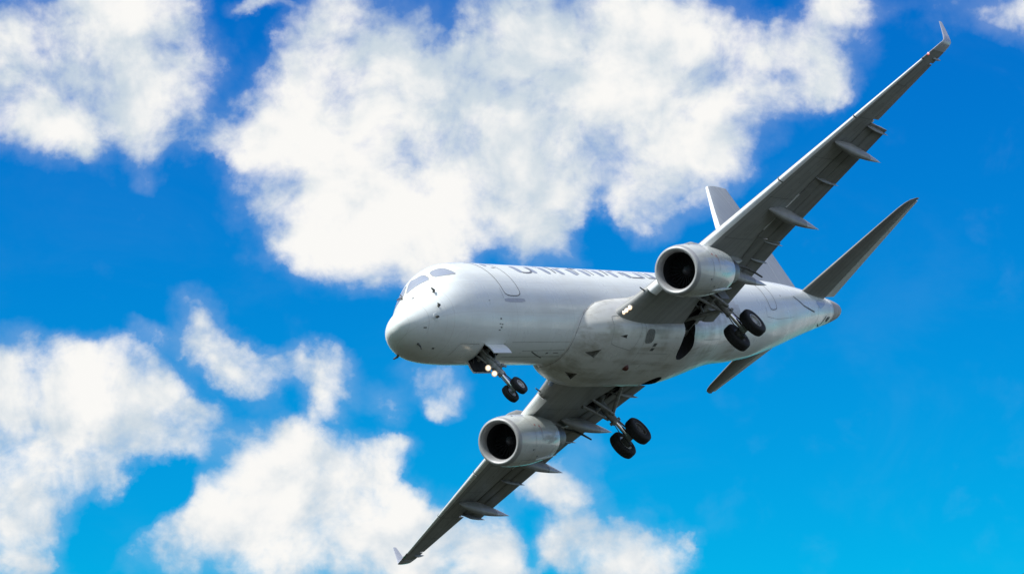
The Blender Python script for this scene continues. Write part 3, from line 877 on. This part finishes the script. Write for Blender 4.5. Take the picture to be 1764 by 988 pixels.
    obj('slat_horn', bm, SEAM, w)
    return w
wing_port = make_wing(-1, 'port')
wing_star = make_wing(1, 'starboard')
for c in wells: bpy.data.objects.remove(c)

# ------------------------------------------------------------------ engines
EY, EZ, EX = 4.41, -1.69, 10.92
def make_engine(s):
    C = Vector((EX, s * EY, EZ)); ax = (1, 0, .02)
    bm = bmesh.new()
    outer = [(.17, .835), (.35, .862), (.7, .885), (1.1, .89), (1.6, .885), (2.1, .855), (2.6, .80), (3.0, .745), (3.25, .70)]
    inner = [(3.25, .68), (2.9, .68), (2.6, .60)]
    lathe(bm, C, ax, outer + inner, 72)
    e = obj('engine', bm, [NACELLE], root, 40)
    bm = bmesh.new()
    lp = [(.172, .836), (.10, .822), (.045, .798), (.01, .765), (0, .735), (.012, .705), (.05, .672), (.12, .640), (.22, .620), (.30, .614), (.30, .64), (.172, .80)]
    lathe(bm, C, ax, lp, 72, closed=True); obj('intake_lip', bm, LIP, e, 60)
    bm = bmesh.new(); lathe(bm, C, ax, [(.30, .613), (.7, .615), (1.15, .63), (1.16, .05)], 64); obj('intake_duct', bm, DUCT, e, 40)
    fan = bmesh.new()
    A = Vector(ax).normalized(); u, v = frame(A)
    for k in range(26):
        q = 2 * pi * k / 26
        rr = []
        for r, tw, ch in ((.15, .9, .10), (.38, .6, .13), (.61, .35, .15)):
            rad = u * cos(q) + v * sin(q); tan = A.cross(rad)
            o = C + A * .92 + rad * r
            d = (A * cos(1.2 - tw) + tan * sin(1.2 - tw)) * ch
            n = d.cross(rad).normalized() * .006
            rr.append([o - d * .5 + n, o + d * .5 + n, o + d * .5 - n, o - d * .5 - n])
        loft(fan, rr)
    fo = obj('fan', fan, FANM, e, 30)
    bm = bmesh.new(); lathe(bm, C, ax, [(.62, .0), (.63, .03), (.70, .09), (.80, .145), (.92, .175), (1.0, .18)], 32)
    obj('spinner', bm, plain('spinner_metal', c4(.06, .06, .07), .5, .1, .15, 6), e, 60)
    # core cowl, nozzle and plug
    bm = bmesh.new(); lathe(bm, C, ax, [(2.5, .60), (3.0, .60), (3.4, .575), (3.9, .50), (4.25, .43), (4.26, .41), (3.8, .40)], 48); obj('exhaust_nozzle', bm, HOT, e, 40)
    bm = bmesh.new(); lathe(bm, C, ax, [(3.75, .30), (4.1, .27), (4.5, .16), (4.75, .05), (4.78, 0)], 32); obj('exhaust_plug', bm, HOT, e, 60)
    # pylon
    bm = bmesh.new(); rings = []
    for x, zb, zt, hw in ((11.95, -.86, -.82, .02), (12.3, -.92, -.68, .10), (12.9, -1.0, -.52, .17), (13.5, -1.05, -.42, .2), (14.3, -1.2, -.55, .22), (15.2, -1.35, -.75, .22), (16.0, -1.32, -.85, .18), (16.7, -1.18, -.92, .11), (17.2, -1.03, -.96, .03)):
        zc, hh = (zb + zt) / 2, (zt - zb) / 2
        ring = []
        for j in range(20):
            q = 2 * pi * j / 20; sx, sz = cos(q), sin(q)
            ring.append((x, s * EY + hw * math.copysign(abs(sx) ** .5, sx), zc + hh * math.copysign(abs(sz) ** .5, sz)))
        rings.append(ring)
    loft(bm, rings); obj('pylon', bm, WING, e, 50)
    # strake, cowl joints, latches and red marks
    def N(x, a, off=0.0):
        tab = [(q[0], q[1]) for q in outer]
        r = hermite(tab, 1, x) + off
        return C + Vector((x, r * sin(radians(a)), r * cos(radians(a)) + .02 * x))
    bm = bmesh.new()
    strip(bm, N, [(1.12, a) for a in range(0, 360, 6)], .018, .004, True, 2)
    strip(bm, N, [(1.62, a) for a in range(-130, 131, 6)], .016, .004, False, 2)
    strip(bm, N, [(.5, -178), (3.2, -178)], .02, .004); strip(bm, N, [(1.1, -35), (3.2, -35)], .014, .004); strip(bm, N, [(1.1, 35), (3.2, 35)], .014, .004)
    obj('cowl_seam', bm, SOFTSEAM, e)
    bm = bmesh.new()
    for x, a in ((1.30, -93), (1.58, -97)):
        patch(bm, N, [(x - .045, a), (x + .045, a - 3), (x + .03, a + 3.5)], .006, round_=0, rings=3)
    strip(bm, N, [(1.62, -98), (1.64, -112)], .018, .006)
    obj('warning_marks', bm, RED, e)
    bm = bmesh.new()
    for x, a in ((.62, -52), (1.0, -150), (1.5, -168)):
        patch(bm, N, [(x - .04, a - 2), (x + .04, a - 2), (x + .04, a + 2), (x - .04, a + 2)], .006, round_=1, rings=2)
    obj('cowl_latch', bm, SEAM, e)
    bm = bmesh.new()
    P = [N(.75, -48 , -.01), N(1.35, -48, -.01)]
    nv = (N(1.0, -48, .1) - N(1.0, -48, 0)).normalized()
    slab(bm, [P[0], P[1], P[1] + nv * .16, P[0] + nv * .02 + Vector((.2, 0, 0))], .012, nv.cross(Vector((1, 0, 0))))
    obj('nacelle_strake', bm, NACELLE, e) if s > 99 else bm.free()
    # bottom drain fairing
    bm = bmesh.new(); body_of_revolution(bm, C + Vector((1.5, 0, -.855)), C + Vector((3.45, 0, -.69)), .07, .06, 14, 14); obj('drain_fairing', bm, NACELLE, e, 50)
    bm = bmesh.new(); tube(bm, [(15.4, s * EY, -1.35), (16.2, s * EY, -1.28), (16.9, s * EY, -1.38), (17.35, s * EY, -1.56), (17.7, s * EY, -1.78)], [.04, .045, .045, .04, .03], 10)
    obj('pylon_drain', bm, GRIMY, e, 60)
    return e
make_engine(-1); make_engine(1)

# ------------------------------------------------------------------ tail
def tail_block(bm, st, vertical, a, b, n=18):
    rings = []
    for (x, y, z, c, t) in st:
        up = [(x + c * q, af(q, t) * c) for q in reversed([a + (b - a) * (1 - cos(pi / 2 * k / n)) for k in range(n + 1)])]
        lo = [(x + c * q, -af(q, t) * c) for q in [a + (b - a) * (1 - cos(pi / 2 * k / n)) for k in range(n + 1)][(1 if a == 0 else 0):]]
        rings.append([(px, y + d, z) if vertical else (px, y, z + d) for px, d in up + lo])
    loft(bm, rings)
FINST = [(26.2, 0, 1.2, 7.5, .10), (27.6, 0, 1.75, 6.25, .10), (28.3, 0, 2.5, 5.72, .10), (29.7, 0, 4.0, 4.62, .10), (31.5, 0, 5.95, 3.13, .10), (32.86, 0, 7.33, 1.97, .10), (32.95, 0, 7.385, 1.88, .085), (33.0, 0, 7.40, 1.83, .05)]
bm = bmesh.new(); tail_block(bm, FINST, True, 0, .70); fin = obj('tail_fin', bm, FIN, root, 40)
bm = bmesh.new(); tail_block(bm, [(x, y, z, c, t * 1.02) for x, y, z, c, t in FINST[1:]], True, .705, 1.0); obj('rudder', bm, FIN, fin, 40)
bm = bmesh.new()
rings = []
for x, y, z, c, t in FINST[1:]:
    xs_ = [.045 * (1 - cos(pi / 2 * k / 8)) for k in range(9)]
    rings.append([(x - .012 + c * q, (af(q, t) * c + .006), z) for q in reversed(xs_)] + [(x - .012 + c * q, -(af(q, t) * c + .006), z) for q in xs_[1:]])
loft(bm, rings, False, False); obj('fin_leading_edge', bm, SLATM, fin, 50)
def make_tailplane(s):
    st = [(30.75, .35, .82, 3.75, .10), (31.2, .8, .88, 3.42, .10), (32.2, 2.6, 1.10, 2.58, .10), (33.4, 4.75, 1.36, 1.58, .10), (33.78, 5.4, 1.44, 1.24, .10), (34.02, 5.68, 1.475, 1.05, .09), (34.3, 5.86, 1.50, .81, .08), (34.75, 6.0, 1.515, .38, .05)]
    m = [(x, s * y, z, c, t) for x, y, z, c, t in st]
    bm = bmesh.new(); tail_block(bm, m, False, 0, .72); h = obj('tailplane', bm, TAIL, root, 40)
    el = []
    for (x, y, z, c, t) in m[1:7]:
        xs_ = [.73 + .27 * k / 8 for k in range(9)]
        el.append([(x + c * q, y, z + af(q, t) * c + (q - .73) * c * (-.05)) for q in reversed(xs_)] + [(x + c * q, y, z - af(q, t) * c - (q - .73) * c * .05) for q in xs_])
    bm = bmesh.new(); loft(bm, el); obj('elevator', bm, WHITE, h, 40)
    return h
make_tailplane(-1); make_tailplane(1)

# ------------------------------------------------------------------ landing gear
def wheel(c, s, R, w, rimr, outer=True):
    """tyre with grooves; the rim dish faces outboard (s)"""
    bm = bmesh.new(); h = w / 2
    pr = [(-h * .80, rimr), (-h * .97, rimr + (R - rimr) * .35), (-h, rimr + (R - rimr) * .55), (-h * .93, rimr + (R - rimr) * .80), (-h * .74, R * .975), (-h * .46, R)]
    for g in (-.28, 0, .28): pr += [(h * (g - .045), R), (h * (g - .03), R * .985), (h * (g + .03), R * .985), (h * (g + .045), R)]
    pr += [(h * .46, R)] + [(-a, b) for a, b in reversed(pr[:5])]
    lathe(bm, c, (0, s, 0), pr, 56, closed=True)
    t = obj('wheel', bm, RUBBER, root, 40)
    bm = bmesh.new()
    lathe(bm, c, (0, s, 0), [(h * .78, rimr + .012), (h * .86, rimr), (h * .80, rimr * .90), (h * .45, rimr * .82), (h * .40, rimr * .5), (h * .62, rimr * .42), (h * .68, rimr * .28), (h * .60, rimr * .22), (h * .60, 0)], 40)
    lathe(bm, c, (0, s, 0), [(-h * .78, rimr + .012), (-h * .84, rimr), (-h * .70, rimr * .86), (-h * .55, rimr * .4), (-h * .55, 0)], 40)
    obj('rim', bm, RIMM if outer else GRIMY, t, 35)
    bm = bmesh.new()
    c = Vector(c)
    for k in range(9):
        q = 2 * pi * k / 9
        p = c + Vector((cos(q) * rimr * .66, s * h * .41, sin(q) * rimr * .66))
        lathe(bm, p, (0, s, 0), [(0, rimr * .09), (.004, rimr * .09), (.004, 0)], 10)
    obj('rim_holes', bm, DARK, t)
    return t
for s in (1, -1):
    wheel((17.06, s * 3.315, -2.95), s, .525, .36, .27)
    wheel((17.06, s * 2.525, -2.95), -s, .525, .36, .27, False)
    wheel((4.34, s * .205, -3.03), s, .31, .20, .155)
def gear_leg(s):
    y = 2.92 * s
    bm = bmesh.new()
    tube(bm, [(16.74, y, -1.14), (16.77, y, -1.45), (16.86, y, -2.12), (16.88, y, -2.25)], [.15, .155, .135, .15], 20)
    tube(bm, [(16.55, y - .35 * s, -1.26), (16.95, y + .3 * s, -1.26)], .11, 14)
    tube(bm, [(17.06, s * 2.62, -2.95), (17.06, s * 3.22, -2.95)], .085, 16)
    tube(bm, [(17.0, y, -2.74), (17.04, y, -2.86), (17.06, y, -2.98)], [.10, .13, .11], 16)
    tube(bm, [(17.0, y - .16 * s, -2.16), (16.80, y + .2 * s, -2.16)], .06, 10)
    g = obj('landing_gear_leg', bm, STEEL, root, 40)
    bm = bmesh.new(); tube(bm, [(16.86, y, -2.1), (17.03, y, -2.86)], .085, 20); obj('piston', bm, CHROME, g, 60)
    bm = bmesh.new()
    for a, b in (((16.98, y, -2.2), (17.28, y, -2.55)), ((17.28, y, -2.55), (17.12, y, -2.86))):
        for dy in (-.07, .07): tube(bm, [Vector(a) + Vector((0, dy, 0)), Vector(b) + Vector((0, dy * .6, 0))], [.035, .03], 8)
        tube(bm, [Vector(a) + Vector((0, -.09, 0)), Vector(a) + Vector((0, .09, 0))], .04, 10)
    obj('torque_link', bm, STEEL, g, 40)
    bm = bmesh.new()
    tube(bm, [(16.8, y - .08 * s, -1.95), (16.72, s * 2.2, -1.62), (16.62, s * 1.5, -1.30)], [.065, .07, .055], 12)
    tube(bm, [(16.72, s * 2.2, -1.62), (16.7, s * 2.35, -1.2)], .04, 10)
    obj('side_brace', bm, STEEL, g, 50)
    bm = bmesh.new()
    for dy in (-.16, .14):
        tube(bm, [(16.78, y + dy, -1.98), (16.3, y + dy * 1.2, -1.62), (15.75, y + dy * 1.4, -1.28)], [.05, .055, .05], 10)
    tube(bm, [(16.3, y - .2, -1.62), (16.3, y + .2, -1.62)], .04, 8)
    obj('drag_brace', bm, STEEL, g, 50)
    bm = bmesh.new()
    for k, (dx, dy) in enumerate(((.13, .06), (.15, -.04), (-.13, .05))):
        pts = [(16.7 + dx, y + dy, -1.2), (16.8 + dx * 1.3, y + dy * 1.6, -1.7), (16.88 + dx, y + dy, -2.2), (17.0 + dx * 1.5, y + dy * 2, -2.6), (17.05, y + dy * 2.5, -2.88)]
        tube(bm, pts, .018, 6)
    obj('brake_hose', bm, GRIMY, g, 60)
    bm = bmesh.new()
    slab(bm, [(16.35, y + .27 * s, -1.2), (17.15, y + .27 * s, -1.22), (17.15, y + .22 * s, -1.72), (16.5, y + .22 * s, -1.72)], .03, (0, s, .1)); 
    obj('gear_door', bm, FLAPM, g, 40)
    for q in (-1, 1):
        bm = bmesh.new(); lathe(bm, (17.06, y, -2.95), (0, q, 0), [(.10, .10), (.13, .20), (.26, .20), (.28, .12), (.28, 0)], 24); obj('brake', bm, GRIMY, g, 40)
    # bay linkages on the wing underside
    bm = bmesh.new()
    tube(bm, [(15.7, s * 2.5, -1.32), (17.1, s * 2.1, -1.3)], .045, 8); tube(bm, [(16.2, s * 1.7, -1.36), (17.1, s * 3.1, -1.26)], .04, 8)
    tube(bm, [(17.1, s * 1.9, -1.4), (17.1, s * 3.2, -1.25)], .05, 8); tube(bm, [(15.9, s * 3.2, -1.26), (16.9, s * 3.25, -1.26)], .045, 8)
    obj('retraction_linkage', bm, GRIMY, g, 50)
gear_leg(-1); gear_leg(1)
def nose_gear():
    bm = bmesh.new()
    tube(bm, [(3.95, 0, -1.0), (4.08, 0, -1.6), (4.22, 0, -2.28), (4.25, 0, -2.42)], [.11, .125, .115, .13], 18)
    tube(bm, [(4.08, -.30, -1.55), (4.08, .30, -1.55)], .07, 12)
    tube(bm, [(4.22, -.25, -2.2), (4.22, .25, -2.2)], .055, 10)
    tube(bm, [(4.34, -.24, -3.03), (4.34, .24, -3.03)], .055, 14)
    tube(bm, [(4.30, 0, -2.86), (4.33, 0, -2.96), (4.34, 0, -3.06)], [.065, .085, .07], 14)
    tube(bm, [(4.2, 0, -2.0), (4.62, 0, -2.02), (4.9, 0, -2.06)], [.07, .055, .04], 12)
    tube(bm, [(4.2, -.16, -2.02), (4.2, .16, -2.02)], .085, 12)
    g = obj('nose_gear_leg', bm, STEEL, root, 40)
    bm = bmesh.new(); tube(bm, [(4.22, 0, -2.3), (4.32, 0, -2.95)], .062, 18); obj('piston', bm, CHROME, g, 60)
    bm = bmesh.new()
    for a, b in (((4.30, 0, -2.38), (4.56, 0, -2.65)), ((4.56, 0, -2.65), (4.38, 0, -2.95))):
        for dy in (-.04, .04): tube(bm, [Vector(a) + Vector((0, dy, 0)), Vector(b) + Vector((0, dy * .6, 0))], [.024, .02], 8)
    obj('torque_link', bm, GRIMY, g, 40)
    bm = bmesh.new()
    for dy in (-.12, .12): tube(bm, [(4.16, dy, -1.95), (3.9, dy, -1.62), (3.66, dy * 1.5, -1.25)], [.035, .04, .035], 8)
    tube(bm, [(4.75, -.2, -1.3), (4.25, -.08, -1.9)], .04, 8); tube(bm, [(4.75, .2, -1.3), (4.25, .08, -1.9)], .04, 8)
    tube(bm, [(4.0, .1, -1.5), (4.12, .12, -2.1), (4.25, .1, -2.4), (4.33, .08, -2.9)], .014, 6); tube(bm, [(4.05, -.12, -1.5), (4.15, -.14, -2.1), (4.28, -.1, -2.5)], .014, 6)
    obj('drag_brace', bm, STEEL, g, 50)
    for k, (x, z) in enumerate(((3.66, -2.13), (3.80, -2.36))):
        bm = bmesh.new()
        lathe(bm, (x, 0, z), (-1, -.18, -.12), [(-.20, .04), (-.16, .08), (-.02, .104), (0, .104), (-.012, .095)], 24)
        tube(bm, [(x + .14, 0, z), (4.2, 0, z + .05)], .03, 8)
        hsg = obj('landing_light', bm, STEEL, g, 50)
        bm = bmesh.new(); lathe(bm, (x, 0, z), (-1, -.18, -.12), [(-.012, .07), (.0, .06), (.008, .03), (.01, 0)], 24); rim_ = bmesh.new(); lathe(rim_, (x, 0, z), (-1, -.18, -.12), [(-.014, .101), (-.010, .098), (-.013, .066)], 24); obj('lamp_reflector', rim_, LAMPRIM, hsg, 60); obj('lamp_lens', bm, LAMP, hsg, 60)
    for s in (1, -1):
        bm = bmesh.new()
        q = [hull(3.60, 180 - 16.4 * s, 0), hull(4.82, 180 - 16.4 * s, 0)]
        rows = []
        for k in range(7):
            t = k / 6
            rows.append([(3.60 + .02 * t, s * (.43 + .07 * t + .03 * sin(pi * t)), -1.50 - .43 * t), (4.80 - .03 * t, s * (.43 + .07 * t + .03 * sin(pi * t)), -1.50 - .43 * t)])
        ring = [[Vector(r[0]), Vector(r[1]), Vector(r[1]) - Vector((0, s * .03, 0)), Vector(r[0]) - Vector((0, s * .03, 0))] for r in rows]
        loft(bm, ring)
        for f in bm.faces:
            if f.calc_center_median().y * s < .44 + .0 and False: f.material_index = 1
        d = obj('gear_door', bm, WHITE, g, 40)
        bm = bmesh.new(); slab(bm, [(3.64, s * .395, -1.50), (4.76, s * .395, -1.50), (4.74, s * .462, -1.90), (3.66, s * .462, -1.90)], .006, (0, -s, 0)); obj('door_lining', bm, DARK, d)
        bm = bmesh.new()
        for x in (3.85, 4.5): tube(bm, [(x, s * .40, -1.6), (x + .1, s * .22, -1.35)], .02, 6)
        obj('door_link', bm, GRIMY, d)
nose_gear()
